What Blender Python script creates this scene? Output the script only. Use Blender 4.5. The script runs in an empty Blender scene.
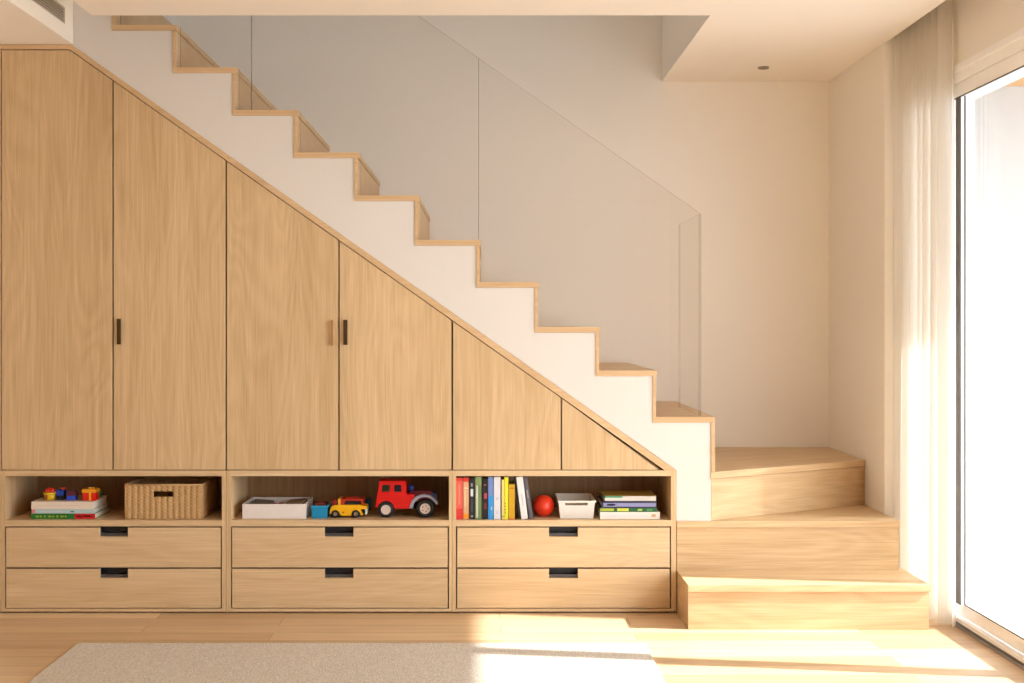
import bpy, bmesh, math, random
from mathutils import Vector, Matrix
random.seed(7)
S = bpy.context.scene
COL = S.collection
PI = math.pi

# ---------------------------------------------------------------- measures
D = 5.2            # camera distance to the cabinet front plane (Y = 0)
EYE = 1.152
VX, VY, K = 485.0, 325.0, 250.0
def PX(x, Y=0.0): return (x - VX) / K * (D + Y) / D
def PZ(y, Y=0.0): return EYE + (VY - y) / K * (D + Y) / D
W = 1.07          # back wall
XR = 1.66         # right wall by the stairs
XW = 1.797          # window wall inner face
CEIL = 2.326

# ---------------------------------------------------------------- materials
MATS = {}
def base(name):
    m = bpy.data.materials.new(name); m.use_nodes = True
    nt = m.node_tree; b = nt.nodes['Principled BSDF']
    return m, nt, b
def lin(c): return tuple(((v/255)/12.92 if v/255 <= .04045 else ((v/255+.055)/1.055)**2.4) for v in c) + (1,)
def plain(name, rgb, rough=.5, metal=0, noise=0.04, nscale=30, bump=0.0, spec=.5):
    if name in MATS: return MATS[name]
    m, nt, b = base(name)
    c = lin(rgb)
    tc = nt.nodes.new('ShaderNodeTexCoord')
    n = nt.nodes.new('ShaderNodeTexNoise'); n.inputs['Scale'].default_value = nscale; n.inputs['Detail'].default_value = 3
    nt.links.new(tc.outputs['Object'], n.inputs['Vector'])
    mx = nt.nodes.new('ShaderNodeMix'); mx.data_type = 'RGBA'
    mx.inputs[6].default_value = tuple(v*(1-noise) for v in c[:3]) + (1,)
    mx.inputs[7].default_value = tuple(min(1, v*(1+noise)) for v in c[:3]) + (1,)
    nt.links.new(n.outputs['Fac'], mx.inputs[0]); nt.links.new(mx.outputs[2], b.inputs['Base Color'])
    b.inputs['Roughness'].default_value = rough; b.inputs['Metallic'].default_value = metal
    b.inputs['Specular IOR Level'].default_value = spec
    if bump:
        bp = nt.nodes.new('ShaderNodeBump'); bp.inputs['Strength'].default_value = bump; bp.inputs['Distance'].default_value = .002
        nt.links.new(n.outputs['Fac'], bp.inputs['Height']); nt.links.new(bp.outputs[0], b.inputs['Normal'])
    MATS[name] = m; return m

def wood(name, along, light, dark, rough=.45, fig=1.0):
    m, nt, b = base(name); N = nt.nodes.new; L = nt.links.new
    tc = N('ShaderNodeTexCoord'); oi = N('ShaderNodeObjectInfo')
    off = N('ShaderNodeVectorMath'); off.operation = 'ADD'
    sc = N('ShaderNodeMath'); sc.operation = 'MULTIPLY'; sc.inputs[1].default_value = 37.0
    L(oi.outputs['Random'], sc.inputs[0]); L(tc.outputs['Object'], off.inputs[0]); L(sc.outputs[0], off.inputs[1])
    def noise(acr, alo, det, dist=0.0):
        mp = N('ShaderNodeMapping')
        s = [acr, acr, acr]; s[along] = alo
        mp.inputs['Scale'].default_value = s
        L(off.outputs[0], mp.inputs['Vector'])
        n = N('ShaderNodeTexNoise'); n.inputs['Scale'].default_value = 1; n.inputs['Detail'].default_value = det
        n.inputs['Distortion'].default_value = dist
        L(mp.outputs[0], n.inputs['Vector']); return n.outputs['Fac']
    broad = noise(5, .5, 3, .8)
    # cathedral figure: rings of a stretched field
    mp = N('ShaderNodeMapping'); s = [5.5, 5.5, 5.5]; s[along] = .9; mp.inputs['Scale'].default_value = s
    L(off.outputs[0], mp.inputs['Vector'])
    n2 = N('ShaderNodeTexNoise'); n2.inputs['Scale'].default_value = 1; n2.inputs['Detail'].default_value = 1.5; n2.inputs['Distortion'].default_value = .5
    L(mp.outputs[0], n2.inputs['Vector'])
    mu = N('ShaderNodeMath'); mu.operation = 'MULTIPLY'; mu.inputs[1].default_value = 90
    L(n2.outputs['Fac'], mu.inputs[0])
    sn = N('ShaderNodeMath'); sn.operation = 'SINE'; L(mu.outputs[0], sn.inputs[0])
    fib = noise(260, 5, 4)
    mid = noise(45, 1.6, 4, .3)
    def comb(a, wa, bb, wb):
        x = N('ShaderNodeMath'); x.operation = 'MULTIPLY'; x.inputs[1].default_value = wa; L(a, x.inputs[0])
        y = N('ShaderNodeMath'); y.operation = 'MULTIPLY_ADD'; y.inputs[1].default_value = wb; L(bb, y.inputs[0]); L(x.outputs[0], y.inputs[2])
        return y.outputs[0]
    v = comb(broad, .55, mid, .45)
    v = comb(v, 1.0, fib, .75)
    v = comb(v, 1.0, sn.outputs[0], .055*fig)
    rp = N('ShaderNodeMapRange'); rp.inputs['From Min'].default_value = .60; rp.inputs['From Max'].default_value = 1.15
    L(v, rp.inputs['Value'])
    mx = N('ShaderNodeMix'); mx.data_type = 'RGBA'; mx.inputs[6].default_value = lin(dark); mx.inputs[7].default_value = lin(light)
    L(rp.outputs[0], mx.inputs[0]); L(mx.outputs[2], b.inputs['Base Color'])
    b.inputs['Roughness'].default_value = rough; b.inputs['Specular IOR Level'].default_value = .35
    bp = N('ShaderNodeBump'); bp.inputs['Strength'].default_value = .12; bp.inputs['Distance'].default_value = .001
    L(fib, bp.inputs['Height']); L(bp.outputs[0], b.inputs['Normal'])
    MATS[name] = m; return m

OAK_L, OAK_D = (222, 194, 153), (192, 161, 119)
wV = wood('oak_vertical', 2, OAK_L, OAK_D)
wH = wood('oak_horizontal', 0, (225, 199, 160), (198, 167, 126), fig=.8)
wStep = wood('oak_step', 0, (218, 190, 149), (186, 153, 111), fig=.9)
wY = wood('oak_depth', 1, (214, 178, 134), (182, 144, 100), fig=.6)
wBackShade = wood('oak_backboard_shaded', 2, (182, 146, 106), (150, 114, 76))  # oak darkened to paint in the shade at the back of the open shelves
wEdge = wood('oak_edge', 0, (221, 191, 150), (196, 161, 119), fig=.3)

def floor_mat():
    m, nt, b = base('oak_planks'); N = nt.nodes.new; L = nt.links.new
    tc = N('ShaderNodeTexCoord')
    br = N('ShaderNodeTexBrick'); br.offset = .37; br.squash = 1
    br.inputs['Scale'].default_value = 1; br.inputs['Brick Width'].default_value = 1.35; br.inputs['Row Height'].default_value = .118
    br.inputs['Mortar Size'].default_value = .0012; br.inputs['Mortar Smooth'].default_value = .3; br.inputs['Bias'].default_value = 0
    br.inputs['Color1'].default_value = (0, 0, 0, 1); br.inputs['Color2'].default_value = (1, 1, 1, 1); br.inputs['Mortar'].default_value = (.5, .5, .5, 1)
    L(tc.outputs['Object'], br.inputs['Vector'])
    mp = N('ShaderNodeMapping'); mp.inputs['Scale'].default_value = (2.2, 26, 1)
    ad = N('ShaderNodeVectorMath'); ad.operation = 'MULTIPLY_ADD'; ad.inputs[1].default_value = (13, 13, 13)
    L(br.outputs['Color'], ad.inputs[0]); L(tc.outputs['Object'], ad.inputs[2]); L(ad.outputs[0], mp.inputs['Vector'])
    n = N('ShaderNodeTexNoise'); n.inputs['Scale'].default_value = 1; n.inputs['Detail'].default_value = 5; n.inputs['Distortion'].default_value = .5
    L(mp.outputs[0], n.inputs['Vector'])
    mx = N('ShaderNodeMix'); mx.data_type = 'RGBA'; mx.inputs[6].default_value = lin((182, 148, 110)); mx.inputs[7].default_value = lin((222, 194, 156))
    a = N('ShaderNodeMath'); a.operation = 'MULTIPLY'; a.inputs[1].default_value = .75; L(br.outputs['Color'], a.inputs[0])
    a2 = N('ShaderNodeMath'); a2.operation = 'MULTIPLY_ADD'; a2.inputs[1].default_value = .9; L(n.outputs['Fac'], a2.inputs[0]); L(a.outputs[0], a2.inputs[2])
    a3 = N('ShaderNodeMath'); a3.operation = 'SUBTRACT'; a3.inputs[1].default_value = .33; L(a2.outputs[0], a3.inputs[0])
    L(a3.outputs[0], mx.inputs[0])
    m2 = N('ShaderNodeMix'); m2.data_type = 'RGBA'; m2.inputs[7].default_value = lin((132, 98, 66))
    L(br.outputs['Fac'], m2.inputs[0]); L(mx.outputs[2], m2.inputs[6])
    L(m2.outputs[2], b.inputs['Base Color']); b.inputs['Roughness'].default_value = .38; b.inputs['Specular IOR Level'].default_value = .35
    MATS['floor'] = m; return m
mFloor = floor_mat()

WALLC = (242, 237, 229)
mWall = plain('warm_white_plaster', WALLC, .9, noise=.012, nscale=3)
mRoom = plain('room_plaster', (226, 214, 196), .9, noise=.012, nscale=3)
mStringer = plain('white_paint', (221, 217, 212), .8, noise=.01, nscale=3)
mCeil = plain('ceiling_paint', (240, 233, 222), .9, noise=.01, nscale=3)
mVent = plain('vent_white', (240, 232, 218), .6)
mSlat = plain('vent_slat', (186, 172, 152), .5)
mDarkVoid = plain('dark_inside', (30, 26, 22), .9)
mFrame = plain('window_aluminium_white', (246, 246, 246), .4)
mTrack = plain('aluminium_grey', (150, 150, 152), .35, metal=.6)
mSeal = plain('grey_seal', (96, 92, 88), .6)
mOut = plain('exterior_render', (186, 186, 185), .9)
mTer = plain('terrace_stone', (150, 150, 150), .9)
mSoffit = wood('soffit_wood', 1, (226, 180, 120), (200, 150, 95))
mHandle = plain('graphite_metal', (46, 46, 50), .4, metal=.3)
mHandleLip = plain('graphite_lip', (92, 92, 96), .35, metal=.5)
mBronze = plain('dark_bronze', (84, 64, 38), .4, metal=.6)
mBronzeLit = plain('bronze_painted_lit', (190, 142, 88), .4, metal=.4)  # bronze painted lighter for the one handle that catches the light
mChrome = plain('brushed_ring', (170, 160, 148), .4, metal=.7)

def glass_mat(name, tint, refl=.08, graze=.3):
    m = bpy.data.materials.new(name); m.use_nodes = True; nt = m.node_tree
    nt.nodes.remove(nt.nodes['Principled BSDF']); out = nt.nodes['Material Output']
    t = nt.nodes.new('ShaderNodeBsdfTransparent'); t.inputs[0].default_value = tint
    g = nt.nodes.new('ShaderNodeBsdfGlossy'); g.inputs['Roughness'].default_value = .01
    f = nt.nodes.new('ShaderNodeLayerWeight'); f.inputs['Blend'].default_value = .5
    pw = nt.nodes.new('ShaderNodeMath'); pw.operation = 'POWER'; pw.inputs[1].default_value = 4
    nt.links.new(f.outputs['Facing'], pw.inputs[0])
    mu = nt.nodes.new('ShaderNodeMath'); mu.operation = 'MULTIPLY_ADD'; mu.inputs[1].default_value = graze; mu.inputs[2].default_value = refl
    nt.links.new(pw.outputs[0], mu.inputs[0])
    mx = nt.nodes.new('ShaderNodeMixShader')
    nt.links.new(mu.outputs[0], mx.inputs[0])
    nt.links.new(t.outputs[0], mx.inputs[1]); nt.links.new(g.outputs[0], mx.inputs[2]); nt.links.new(mx.outputs[0], out.inputs[0])
    return m
mGlassRail = glass_mat('clear_balustrade_glass', (.975, .972, .967, 1), .015)
mGlassFin = glass_mat('fin_glass', (.99, .99, .985, 1), .01, .06)
mGlassWin = glass_mat('window_glass', (.99, .99, .99, 1), .02)
def edge_mat(fac=.6):
    m = bpy.data.materials.new('polished_glass_edge'); m.use_nodes = True; nt = m.node_tree
    b = nt.nodes['Principled BSDF']; b.inputs['Base Color'].default_value = lin((128, 124, 112)); b.inputs['Roughness'].default_value = .2
    t = nt.nodes.new('ShaderNodeBsdfTransparent'); mx = nt.nodes.new('ShaderNodeMixShader'); mx.inputs[0].default_value = fac
    nt.links.new(t.outputs[0], mx.inputs[1]); nt.links.new(b.outputs[0], mx.inputs[2]); nt.links.new(mx.outputs[0], nt.nodes['Material Output'].inputs[0])
    return m
mGlassEdge = edge_mat(); mFinEdge = edge_mat(.2)

def curtain_mat():
    m = bpy.data.materials.new('sheer_linen'); m.use_nodes = True; nt = m.node_tree; N = nt.nodes.new; L = nt.links.new
    nt.nodes.remove(nt.nodes['Principled BSDF'])
    tc = N('ShaderNodeTexCoord'); mp = N('ShaderNodeMapping'); mp.inputs['Scale'].default_value = (300, 300, 4)
    n = N('ShaderNodeTexNoise'); n.inputs['Scale'].default_value = 1; L(tc.outputs['Object'], mp.inputs[0]); L(mp.outputs[0], n.inputs['Vector'])
    cm = N('ShaderNodeMix'); cm.data_type = 'RGBA'; cm.inputs[6].default_value = lin((232, 227, 217)); cm.inputs[7].default_value = lin((248, 245, 240)); L(n.outputs['Fac'], cm.inputs[0])
    d = N('ShaderNodeBsdfDiffuse'); tr = N('ShaderNodeBsdfTranslucent'); tp = N('ShaderNodeBsdfTransparent')
    L(cm.outputs[2], d.inputs[0]); L(cm.outputs[2], tr.inputs[0])
    a = N('ShaderNodeMixShader'); a.inputs[0].default_value = .55; L(d.outputs[0], a.inputs[1]); L(tr.outputs[0], a.inputs[2])
    b = N('ShaderNodeMixShader'); b.inputs[0].default_value = .14; L(a.outputs[0], b.inputs[1]); L(tp.outputs[0], b.inputs[2])
    L(b.outputs[0], nt.nodes['Material Output'].inputs[0]); return m
mCurtain = curtain_mat()

def rug_mat():
    m, nt, b = base('wool_pile'); N = nt.nodes.new; L = nt.links.new
    tc = N('ShaderNodeTexCoord'); mp = N('ShaderNodeMapping'); mp.inputs['Scale'].default_value = (240, 70, 60)
    n = N('ShaderNodeTexNoise'); n.inputs['Scale'].default_value = 1; n.inputs['Detail'].default_value = 4; n.inputs['Roughness'].default_value = .7
    L(tc.outputs['Object'], mp.inputs[0]); L(mp.outputs[0], n.inputs['Vector'])
    r = N('ShaderNodeMapRange'); r.inputs['From Min'].default_value = .35; r.inputs['From Max'].default_value = .65; L(n.outputs['Fac'], r.inputs[0])
    cm = N('ShaderNodeMix'); cm.data_type = 'RGBA'; cm.inputs[6].default_value = lin((182, 172, 157)); cm.inputs[7].default_value = lin((218, 210, 197)); L(r.outputs[0], cm.inputs[0])
    L(cm.outputs[2], b.inputs['Base Color']); b.inputs['Roughness'].default_value = 1; b.inputs['Specular IOR Level'].default_value = .1
    bp = N('ShaderNodeBump'); bp.inputs['Strength'].default_value = .5; bp.inputs['Distance'].default_value = .003; L(n.outputs['Fac'], bp.inputs['Height']); L(bp.outputs[0], b.inputs['Normal'])
    return m
mRug = rug_mat()

# ---------------------------------------------------------------- mesh helpers
def bm_new(): return bmesh.new()
def box(bm, x0, x1, y0, y1, z0, z1, mi=0):
    vs = [bm.verts.new(p) for p in ((x0,y0,z0),(x1,y0,z0),(x1,y1,z0),(x0,y1,z0),(x0,y0,z1),(x1,y0,z1),(x1,y1,z1),(x0,y1,z1))]
    fs = []
    for f in ((3,2,1,0),(4,5,6,7),(0,1,5,4),(1,2,6,5),(2,3,7,6),(3,0,4,7)):
        fc = bm.faces.new([vs[i] for i in f]); fc.material_index = mi; fs.append(fc)
    return vs
def prism(bm, pts, a0, a1, axis='y', side_mi=0, mi=0):
    def P(p, a):
        if axis == 'y': return (p[0], a, p[1])
        if axis == 'z': return (p[0], p[1], a)
        return (a, p[0], p[1])
    A = [bm.verts.new(P(p, a0)) for p in pts]; B = [bm.verts.new(P(p, a1)) for p in pts]
    n = len(pts)
    f1 = bm.faces.new(A); f2 = bm.faces.new(B[::-1]); f1.material_index = f2.material_index = mi
    for i in range(n):
        f = bm.faces.new([A[(i+1) % n], A[i], B[i], B[(i+1) % n]]); f.material_index = side_mi
def cyl(bm, c, r, a0, a1, axis='y', n=28, r2=None, mi=0):
    r2 = r if r2 is None else r2
    rings = []
    for a, rr in ((a0, r), (a1, r2)):
        ring = []
        for i in range(n):
            t = 2*PI*i/n; u, v = c[0]+rr*math.cos(t), c[1]+rr*math.sin(t)
            ring.append(bm.verts.new((u, a, v) if axis == 'y' else (u, v, a) if axis == 'z' else (a, u, v)))
        rings.append(ring)
    f=bm.faces.new(rings[0]); f.material_index=mi; f=bm.faces.new(rings[1][::-1]); f.material_index=mi
    for i in range(n):
        f = bm.faces.new([rings[0][(i+1)%n], rings[0][i], rings[1][i], rings[1][(i+1)%n]]); f.material_index = mi; f.smooth = True
def ringmesh(bm, c, r_in, r_out, a0, a1, axis='y', n=32):
    def P(u, v, a): return (u, a, v) if axis == 'y' else (u, v, a)
    R = []
    for rr, a in ((r_in, a0), (r_out, a0), (r_out, a1), (r_in, a1)):
        R.append([bm.verts.new(P(c[0]+rr*math.cos(2*PI*i/n), c[1]+rr*math.sin(2*PI*i/n), a)) for i in range(n)])
    for k in range(4):
        A, B = R[k], R[(k+1) % 4]
        for i in range(n):
            f = bm.faces.new([A[i], A[(i+1)%n], B[(i+1)%n], B[i]]); f.smooth = True
def ellipsoid(bm, c, r, seg=28):
    res = bmesh.ops.create_uvsphere(bm, u_segments=seg, v_segments=seg//2, radius=1)
    for v in res['verts']:
        v.co = Vector((c[0]+v.co.x*r[0], c[1]+v.co.y*r[1], c[2]+v.co.z*r[2]))
    for v in res['verts']:
        for f in v.link_faces: f.smooth = True

def link(name, bm, mats, parent=None, bevel=0.0, origin=None, rotz=0):
    if bevel:
        bmesh.ops.bevel(bm, geom=[e for e in bm.edges if len(e.link_faces) == 2 and e.calc_face_angle(0) > .6], offset=bevel, segments=2, affect='EDGES', clamp_overlap=True)
    bmesh.ops.recalc_face_normals(bm, faces=bm.faces[:])
    xs = [v.co.x for v in bm.verts]; ys = [v.co.y for v in bm.verts]; zs = [v.co.z for v in bm.verts]
    o0 = Vector(origin) if origin else Vector(((min(xs)+max(xs))/2, (min(ys)+max(ys))/2, min(zs)))
    R = Matrix.Rotation(-rotz, 3, 'Z')
    for v in bm.verts: v.co = R @ (v.co - o0)
    me = bpy.data.meshes.new(name); bm.to_mesh(me); bm.free()
    if not isinstance(mats, (list, tuple)): mats = [mats]
    for m in mats: me.materials.append(m)
    o = bpy.data.objects.new(name, me); COL.objects.link(o)
    pw = Vector((0, 0, 0)); q = parent
    while q is not None: pw += q.location; q = q.parent
    o.location = o0 - pw
    if rotz: o.rotation_euler = (0, 0, rotz)
    if parent is not None: o.parent = parent
    return o
def thing(name, loc, label, cat, group=None):
    e = bpy.data.objects.new(name, None); COL.objects.link(e); e.location = loc; e.empty_display_size = .05
    e['label'] = label; e['category'] = cat
    if group: e['group'] = group
    return e
def tag(o, label, cat, group=None, kind=None):
    o['label'] = label; o['category'] = cat
    if group: o['group'] = group
    if kind: o['kind'] = kind
    return o
def struct(name, bm, m, parent=None):
    o = link(name, bm, m, parent)
    if parent is None: o['kind'] = 'structure'
    return o
def bx(name, d, m, parent=None, bevel=0):
    bm = bm_new(); box(bm, *d); return link(name, bm, m, parent, bevel)

# ---------------------------------------------------------------- room shell
XL, YF, YG = -3.2, -7.4, -4.6
bm = bm_new(); box(bm, XL-.2, XW+.02, YF-.2, W+.2, -.1, 0); struct('floor', bm, mFloor)
bm = bm_new(); box(bm, XL-.2, XW+.3, W, W+.2, 0, 5.0); struct('wall_back', bm, mWall)
bm = bm_new(); box(bm, XL-.2, XL, YF, W, 0, 5.0); struct('wall_left', bm, mRoom)
bm = bm_new(); box(bm, XL-.2, XW+.3, YF-.2, YF, 0, 5.0); struct('wall_front', bm, mRoom)
bm = bm_new(); box(bm, XR, XW+.12, .20, W-.001, 0, 2.66); struct('wall_right', bm, mWall)
bm = bm_new()
box(bm, XW, XW+.2, YF, .199, 2.135, 2.66); box(bm, XW, XW+.2, .10, .199, 0, 2.135); box(bm, XW, XW+.2, YF, YG, 0, 2.135)
box(bm, XW, XW+.2, YF, W, 2.70, 5.0)
struct('wall_window', bm, mWall)
bm = bm_new(); box(bm, XL, PX(0)-.004, 0, W-.001, 0, 2.27); struct('wall_pier', bm, mWall)
# ceiling slab (L shaped, open over the stairs)
xs0 = PX(112) ; xv = PX(707)*.962
XV = (707-VX)/K*((D-.2)/D)
XV = .853
bm = bm_new()
prism(bm, [(xs0+.0, YF), (XR+.006, YF), (XR+.006, .199), (XR+.006, W-.001), (XV, W-.001), (XV, -.27), (xs0, -.27)], CEIL, 2.66, 'z')
struct('ceiling', bm, mCeil)
bm = bm_new(); box(bm, XR+.007, XW, YF, .199, 2.661, 2.70); struct('ceiling_pocket', bm, mCeil)
bm = bm_new(); box(bm, PX(71.7), xs0-.001, YF, -.001, 2.475, 2.66); struct('ceiling_slot', bm, mCeil)
bm = bm_new(); box(bm, XL, PX(71.5), YF, -.001, 2.2735, 2.66); box(bm, XL, PX(71.5), .0, W-.001, 2.2805, 2.66); struct('ceiling_bulkhead', bm, mCeil)
bm = bm_new(); sx0, sx1, sy0, sy1 = -1.2, -.2, -.3, .5  # unseen roof opening, added to brighten the stair void
box(bm, XL, sx0, YF, W, 4.9, 5.0); box(bm, sx1, XW, YF, W, 4.9, 5.0); box(bm, sx0, sx1, YF, sy0, 4.9, 5.0); box(bm, sx0, sx1, sy1, W, 4.9, 5.0)
struct('ceiling_upper', bm, mCeil)

# air vent in the bulkhead face
xv0 = PX(71.5)
V = thing('air_vent', (xv0, -.6, 2.2735), 'long white slatted air grille set in the raised edge of the lowered ceiling', 'air vent')
bm = bm_new(); t = .008
ya, yb, yg = -.003, -3.2, -.105
box(bm, xv0+.0005, xv0+t, yb, ya, 2.2735, 2.332); box(bm, xv0+.0005, xv0+t, yb, ya, 2.396, 2.474)
box(bm, xv0+.0005, xv0+t, yg, ya, 2.332, 2.396); box(bm, xv0+.0005, xv0+t, yb, yb+.06, 2.332, 2.396)
link('frame', bm, mVent, V)
bm = bm_new(); box(bm, xv0+.0004, xv0+.001, yb+.06, yg, 2.332, 2.396); link('grille_backing', bm, mDarkVoid, V)
for k in range(6):
    z = 2.334+k*.0104
    bm = bm_new(); box(bm, xv0+.0012, xv0+.0075, yb+.061, yg-.001, z, z+.0048); link('slat', bm, mSlat, V)

# recessed downlight
dx, dy = 1.268, .72
V = thing('recessed_downlight', (dx, dy, CEIL), 'small round recessed downlight in the ceiling near the back wall', 'downlight')
bm = bm_new(); ringmesh(bm, (dx, dy), .016, .025, CEIL-.007, CEIL-.0003, 'z'); link('trim_ring', bm, mChrome, V)
bm = bm_new(); cyl(bm, (dx, dy), .0158, CEIL-.0025, CEIL-.0005, 'z'); link('lamp_face', bm, mHandle, V)

# ---------------------------------------------------------------- window
w1 = bpy.data.objects.new('window_1', None); COL.objects.link(w1); w1.location = (XW, -2.4, 0); w1['kind'] = 'structure'
bm = bm_new()
box(bm, XW-.004, XW+.05, YG, .099, 2.073, 2.135); box(bm, XW-.014, XW+.05, YG, .0985, 2.112, 2.136)
box(bm, XW+.004, XW+.09, .06, .0985, .0, 2.073)
link('casing', bm, mFrame, w1)
bm = bm_new()
box(bm, XW+.004, XW+.09, YG, .059, 2.021, 2.071)
box(bm, XW+.008, XW+.020, -.270, -.225, .09, 2.021)
box(bm, XW+.02, XW+.09, YG, YG+.05, .03, 2.021)
box(bm, XW+.03, XW+.08, YG, .059, .035, .088)
box(bm, XW+.005, XW+.028, YG, .059, .02, .034)
link('window_frame', bm, mFrame, w1)
bm = bm_new()
box(bm, XW+.004, XW+.009, YG, .059, 2.0165, 2.0208)
box(bm, XW+.004, XW+.0078, -.2725, -.225, .09, 2.021)
box(bm, XW+.0203, XW+.026, -.272, -.225, .09, 2.021)
box(bm, XW+.026, XW+.0298, YG, .059, .086, .0905)
link('window_seal', bm, mSeal, w1)
bm = bm_new(); box(bm, XW+.0, XW+.029, YG, .059, .0, .012); box(bm, XW+.012, XW+.018, YG, .059, .012, .019); box(bm, XW+.0295, XW+.0335, YG, .059, .012, .03); link('track', bm, mTrack, w1)
for (a, b) in ((-.885, -.226), (-.224, .059), (-4.55, -.976)):
    bm = bm_new(); box(bm, XW+.05, XW+.058, a, b, .0885, 2.0205); link('glass_pane', bm, mGlassWin, w1)
bm = bm_new(); box(bm, XW+.032, XW+.075, -.975, -.886, .0885, 2.0205); link('mullion', bm, mFrame, w1)

# ---------------------------------------------------------------- outside
bm = bm_new(); box(bm, XW+.05, 9, -11, 2.5, -.12, -.02); struct('terrace', bm, mTer)
bm = bm_new(); box(bm, XW+.2, 3.4, .32, .55, -.02, 3.2); struct('wall_exterior', bm, mOut)
bm = bm_new()
prism(bm, [(XW+.255, -9), (2.79, -9), (2.79, -.41), (3.15, -.41), (3.15, .319), (XW+.255, .319)], 2.165, 2.40, 'z')  # outer leg of the L is added, unseen, to keep sun off the cabinets
struct('soffit_and_sun_block', bm, mSoffit)
bm = bm_new(); box(bm, XW+.201, XW+.254, -9, .319, 2.15, 2.40); struct('soffit_margin', bm, mOut)

# ---------------------------------------------------------------- rug
bm = bm_new(); box(bm, -1.458, .575, -2.6, -.535, .0006, .011)
rug = link('rug', bm, mRug, None, .004)
tag(rug, 'flat pale beige woven rug lying on the oak floor in front of the drawers', 'rug')

# ---------------------------------------------------------------- staircase
TOPS = [25, 67.5, 110, 152.5, 195.5, 240, 282, 327, 370.5, 417]
RIGHT = [177, 237, 298, 358.5, 419, 480.5, 539, 600, 657, 715]
def yo(x): return 45 + (x-72)*.7036          # outer line of the slanting trim
ST = thing('staircase', (0, .5, 0), 'oak and white plastered staircase rising behind the built-in cabinets', 'staircase')
# white body
top = []
prev = 116
T = 5.6
pts = [(71.8, yo(71.8)), (71.8, -34)]
pts += [(55+57, -34)]
edge = [(112, -34)]
for i in range(10):
    l = (116 if i == 0 else RIGHT[i-1]) - 4
    edge.append((l, TOPS[i]+T)); edge.append((RIGHT[i]-4, TOPS[i]+T))
edge.append((711, 476.6)); edge.append((711, 521.4)); edge.append((676.6, 521.4)); edge.append((676.6, yo(676.6)))
pp = [(71.8, yo(71.8))] + [(71.8, -34)] + edge
poly = [(PX(x), PZ(y)) for x, y in pp]
q = []
for p in poly:
    if not q or (abs(p[0]-q[-1][0]) > 1e-6 or abs(p[1]-q[-1][1]) > 1e-6): q.append(p)
bm = bm_new(); prism(bm, q, .003, W-.002)
link('stringer', bm, mStringer, ST)
for i in range(10):
    l = (116 if i == 0 else RIGHT[i-1]) - 4
    bm = bm_new(); box(bm, PX(l), PX(RIGHT[i]), -.002, W-.003, PZ(TOPS[i]+T)+.0005, PZ(TOPS[i])); link('tread', bm, wEdge, ST)
    y1 = TOPS[i]
    y0 = (TOPS[i-1]+T) if i else -30
    bm = bm_new(); box(bm, PX(l), PX(l+3.1), -.002, W-.003, PZ(y1)+.0005, PZ(y0)-.0002 if i else PZ(-30)); link('riser', bm, wEdge, ST)
# last riser down to the landing
zl, z2, z1 = .563, .368, .170
bm = bm_new(); box(bm, PX(711.2), PX(715), -.002, W-.003, zl+.0006, PZ(417+T)-.0002); link('riser', bm, wEdge, ST)
YA = .47
A = Vector((PX(711), -.002)); B = Vector((XR-.001, YA))
th = .026
bm = bm_new(); prism(bm, [(A.x, A.y), (B.x, B.y), (XR-.001, W-.003), (A.x, W-.003)], zl-th, zl, 'z'); ANG = math.atan2(B.y-A.y, B.x-A.x); link('tread', bm, wStep, ST, rotz=ANG)
bm = bm_new(); prism(bm, [(A.x+.003, A.y+.014), (B.x, B.y+.012), (XR-.001, W-.003), (A.x+.003, W-.003)], z2+.0005, zl-th-.0022, 'z'); link('riser', bm, wStep, ST, rotz=ANG)
bm = bm_new(); prism(bm, [(PX(677), -.003), (XR-.001, -.003), (XR-.001, B.y-.0), (XR-.001, W-.003), (PX(677), W-.003)], z2-.026, z2-.0003, 'z')
link('tread', bm, wStep, ST)
bm = bm_new(); box(bm, PX(677.2), XR-.003, .007, W-.003, z1+.0005, z2-.0282); link('riser', bm, wStep, ST)
xr1 = XR+.022
bm = bm_new(); box(bm, PX(676.9), xr1, -.292, .1, z1-.026, z1); link('tread', bm, wStep, ST, .001)
bm = bm_new(); box(bm, PX(677.2), xr1-.003, -.283, .1, .0006, z1-.0282); link('riser', bm, wStep, ST)

# ---------------------------------------------------------------- glass balustrade
def gt(x): return 18 + (x-425)*.7014
GB = thing('glass_balustrade', (PX(478), .04, PZ(240)), 'frameless clear glass balustrade standing along the open side of the stairs', 'balustrade')
def tread_y(x):
    for i in range(10):
        if x < RIGHT[i]+.001: return TOPS[i]
    return 471
def gpanel(xa, xb, ymin=-200):
    pts = [(xa, max(ymin, gt(xa)))]
    if gt(xa) < ymin: pts.append((425+(ymin-18)/.7014, ymin))
    pts.append((xb, gt(xb)))
    pts.append((xb, tread_y(xb)-.4))
    for i in range(9, -1, -1):
        r = RIGHT[i]
        if xa < r < xb and i < 9:
            pts.append((r+.4, TOPS[i+1]-.4)); pts.append((r+.4, TOPS[i]-.4))
    pts.append((xa, tread_y(xa)-.4))
    Yg = .05
    out = [(PX(x, Yg), PZ(y, 0)) for x, y in pts]
    # keep heights and x positions tied to the treads (plane 0 coordinates)
    out = [(PX(x), PZ(y)) for x, y in pts]
    bm = bm_new(); prism(bm, out, .045, .055, 'y', side_mi=1, mi=0)
    return link('glass_panel', bm, [mGlassRail, mGlassEdge], GB)
gpanel(117, 249); gpanel(249.7, 478.2); gpanel(479, 703)
mJoint = edge_mat(.5)
for (xj, yt) in ((249.35, -106), (478.6, gt(478.6))):
    bm = bm_new(); box(bm, PX(xj)-.0012, PX(xj)+.0012, .046, .054, PZ(tread_y(xj)-.5), PZ(yt)); link('joint_seal', bm, mJoint, GB)
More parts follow.
